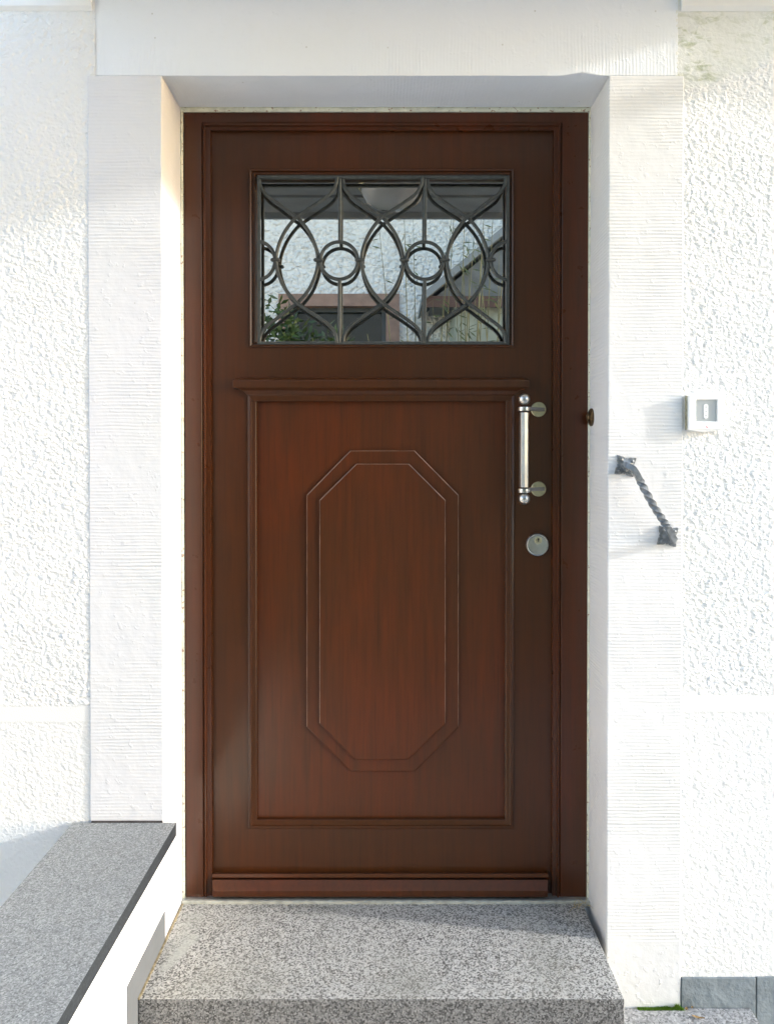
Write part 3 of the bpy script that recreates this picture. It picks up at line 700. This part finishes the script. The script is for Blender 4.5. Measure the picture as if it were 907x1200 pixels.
tag(obj('dry_stalks', bm, plain('straw', (.55,.42,.15), .7, var=.3)), 'few straw coloured dry stalks in the right corner of the doorstep', 'straw', kind='stuff')

# ------------------------------------------------------------------ the opposite side of the yard (seen mirrored in the pane)
oh = thing('opposite_house', 'white stucco house across the yard with a pink framed window', 'house', (0, -4.6, 0))
YO = -4.6; D2 = 2.32 + .046*2 + 4.6
def Q(px, py, Yreal):
    """where a point seen mirrored in the pane stands in the yard"""
    dist = (.046 - CY) + (.046 - Yreal); return (px-455)/F*dist, EZ + (540-py)/F*dist
wx0, wz1 = Q(327, 345, YO); wx1, _ = Q(468, 345, YO); wz0 = 1.55
obj('wall', plate([-5, wx0+.08, wx1-.08, 3.2], [0, wz0, wz1-.08, 3.85], {(1, 1)}, YO, YO-.3), m_stfar, oh)
m_pink = plain('pink_sandstone', (.36,.225,.165), .85, var=.2, scale=12, bump=.3)
wd = obj('window_surround', mitred(wx0, wx1, wz0-.08, wz1, [(0, 0, YO-.02), (0, 0, YO+.03), (.11, .10, YO+.03), (.11, .10, YO-.15)]), m_pink, oh)
obj('window_frame', mitred(wx0+.10, wx1-.10, wz0, wz1-.09, [(0, 0, YO-.14), (0, 0, YO-.06), (.045, .045, YO-.06), (.045, .045, YO-.14)]), plain('dark_frame', (.08,.085,.08), .5), oh)
obj('pane', NB((wx0+.1, wx1-.1, YO-.12, YO-.11, wz0, wz1-.09)), plain('dark_pane', (.02,.024,.02), .08), oh)
obj('roof', NB((-5.3, 3.4, YO-6, YO+.10, 3.86, 4.0)), plain('roof_grey', (.10,.09,.085), .8), oh)
sh = thing('garden_shed', 'small shed with a grey gabled roof across the yard', 'shed', (1.6, -4.0, 0))
YSd = -3.95
tx, tz = Q(506, 353, YSd); ax_, az_ = 1.75, tz + (1.75-tx)*.83
bm = bmesh.new(); pl = [(tx+.18, 0), (2*ax_-tx-.18, 0), (2*ax_-tx-.18, tz+.02), (tx+.18, tz+.02)]
a = [bm.verts.new((x, YSd, z)) for x, z in pl]; b = [bm.verts.new((x, YO+.01, z)) for x, z in pl]; bm.faces.new(a); bm.faces.new(b)
for i in range(4): bm.faces.new((a[i], a[(i+1) % 4], b[(i+1) % 4], b[i]))
obj('wall', bm, plain('shed_render', (.40,.42,.34), .9, var=.3, scale=6), sh)
bm = bmesh.new(); pl = [(tx, tz), (2*ax_-tx, tz), (ax_, az_)]
a = [bm.verts.new((x, YSd+.06, z)) for x, z in pl]; b = [bm.verts.new((x, YO+.012, z)) for x, z in pl]; bm.faces.new(a); bm.faces.new(b)
for i in range(3): bm.faces.new((a[i], a[(i+1) % 3], b[(i+1) % 3], b[i]))
obj('gable', bm, plain('slate', (.17,.175,.17), .7, var=.3, scale=10, bump=.5, bs=40), sh)
bm = bmesh.new()
for s in (-1, 1):
    p0 = Vector((ax_, 0, az_+.03)); p1 = Vector((ax_+s*(ax_-tx+.08), 0, tz-.03)); up_ = Vector((0, 0, .06))
    v = [bm.verts.new(Vector((q.x, y, q.z))) for y in (YSd+.14, YO+.014) for q in (p0, p1, p1+up_, p0+up_)]
    for f in ((0,1,2,3), (4,5,6,7), (0,1,5,4), (1,2,6,5), (2,3,7,6), (3,0,4,7)): bm.faces.new([v[i] for i in f])
obj('roof', bm, plain('lead', (.22,.235,.235), .6), sh)
obj('fascia', NB((tx-.06, 2*ax_-tx, YSd+.07, YSd+.10, tz-.06, tz+.02)), plain('brown_fascia', (.10,.055,.04), .6), sh)
# shrub
def leafy(name, c, rad, n, size, mat, lab, cat, stems=8):
    root = thing(name, lab, cat, (c[0], c[1], 0)); bm = bmesh.new()
    for k in range(n):
        a = random.random()*2*math.pi; h = random.random(); rr = rad*(.35+.65*math.sqrt(random.random()))*(1 - .45*h)
        p = Vector((c[0]+rr*math.cos(a), c[1]+rr*math.sin(a)*.7, .15 + c[2]*h + random.gauss(0, .05)))
        d = Vector((random.gauss(0, 1), random.gauss(0, 1), random.gauss(.4, .7))).normalized()*size*random.uniform(.6, 1.3); s = d.cross(Vector((random.gauss(0, 1), random.gauss(0, 1), random.gauss(0, 1)))).normalized()*size*.17
        bm.faces.new([bm.verts.new(p), bm.verts.new(p+d*.5+s), bm.verts.new(p+d), bm.verts.new(p+d*.5-s)])
    obj('foliage', bm, mat, root)
    bm = bmesh.new()
    for k in range(stems):
        a = random.random()*6.28; sweep([(c[0]+.04*math.cos(a), c[1]+.04*math.sin(a), 0), (c[0]+rad*.3*math.cos(a), c[1]+rad*.3*math.sin(a), c[2]*.5), (c[0]+rad*.45*math.cos(a), c[1]+rad*.4*math.sin(a), c[2]*.95)], [.012, .008, .003], 6, bm)
    obj('stem', bm, plain('bark', (.12,.09,.06), .9), root)
m_lf = plain('leaf_green', (.075,.125,.03), .45, var=.5, scale=9); m_lf2 = plain('leaf_olive', (.10,.13,.04), .55, var=.5, scale=9)
leafy('shrub', (-.86, -3.55, 2.42), .40, 4200, .085, m_lf, 'glossy green shrub before the opposite house', 'shrub')
leafy('shrub', (-.50, -3.7, 2.28), .38, 3400, .085, m_lf, 'lower green shrub right under the pink framed window', 'shrub')
leafy('shrub', (1.05, -3.6, 2.55), .30, 900, .05, m_lf2, 'thin olive shrub in front of the garden shed', 'shrub')
bb = thing('bamboo', 'clump of thin tall bamboo canes before the garden shed', 'bamboo', (.45, -3.4, 0))
bm = bmesh.new(); bl = bmesh.new()
for k in range(26):
    x0 = random.uniform(.12, .85); x1 = x0 + random.uniform(-.28, .22); y0 = -3.4+random.uniform(-.2, .2); H = random.uniform(2.6, 3.5)
    pts_ = [Vector((x0 + (x1-x0)*t**1.5, y0+.1*t, H*t)) for t in (0, .3, .6, .8, 1)]
    sweep(pts_, [.006, .005, .004, .003, .001], 6, bm)
    for q in range(14):
        t = random.uniform(.55, 1); p = Vector((x0 + (x1-x0)*t**1.5, y0+.1*t, H*t)); d = Vector((random.gauss(0, 1), random.gauss(0, .6), random.gauss(-.3, .7))).normalized()*.07; s = Vector((.004, 0, .004))
        bl.faces.new([bl.verts.new(p), bl.verts.new(p+d*.5+s), bl.verts.new(p+d), bl.verts.new(p+d*.5-s)])
obj('cane', bm, plain('cane_tan', (.16,.15,.06), .6, var=.4, scale=6), bb, smooth=True); obj('foliage', bl, m_lf2, bb)
og = thing('ornamental_grass', 'tuft of thin arching straw grass before the pink framed window', 'grass', (-.05, -3.3, 0))
bm = bmesh.new()
for k in range(40):
    a = random.gauss(0, .25); H = random.uniform(1.9, 2.55); x0 = random.uniform(-.35, .2)
    sweep([Vector((x0 + a*t*t*1.3, -3.3+.1*t, H*t - .15*t**4*abs(a)*3)) for t in (0, .35, .6, .8, .92, 1)], [.005, .0045, .004, .003, .0022, .001], 5, bm)
obj('blade', bm, plain('straw_grass', (.42,.40,.17), .6), og)
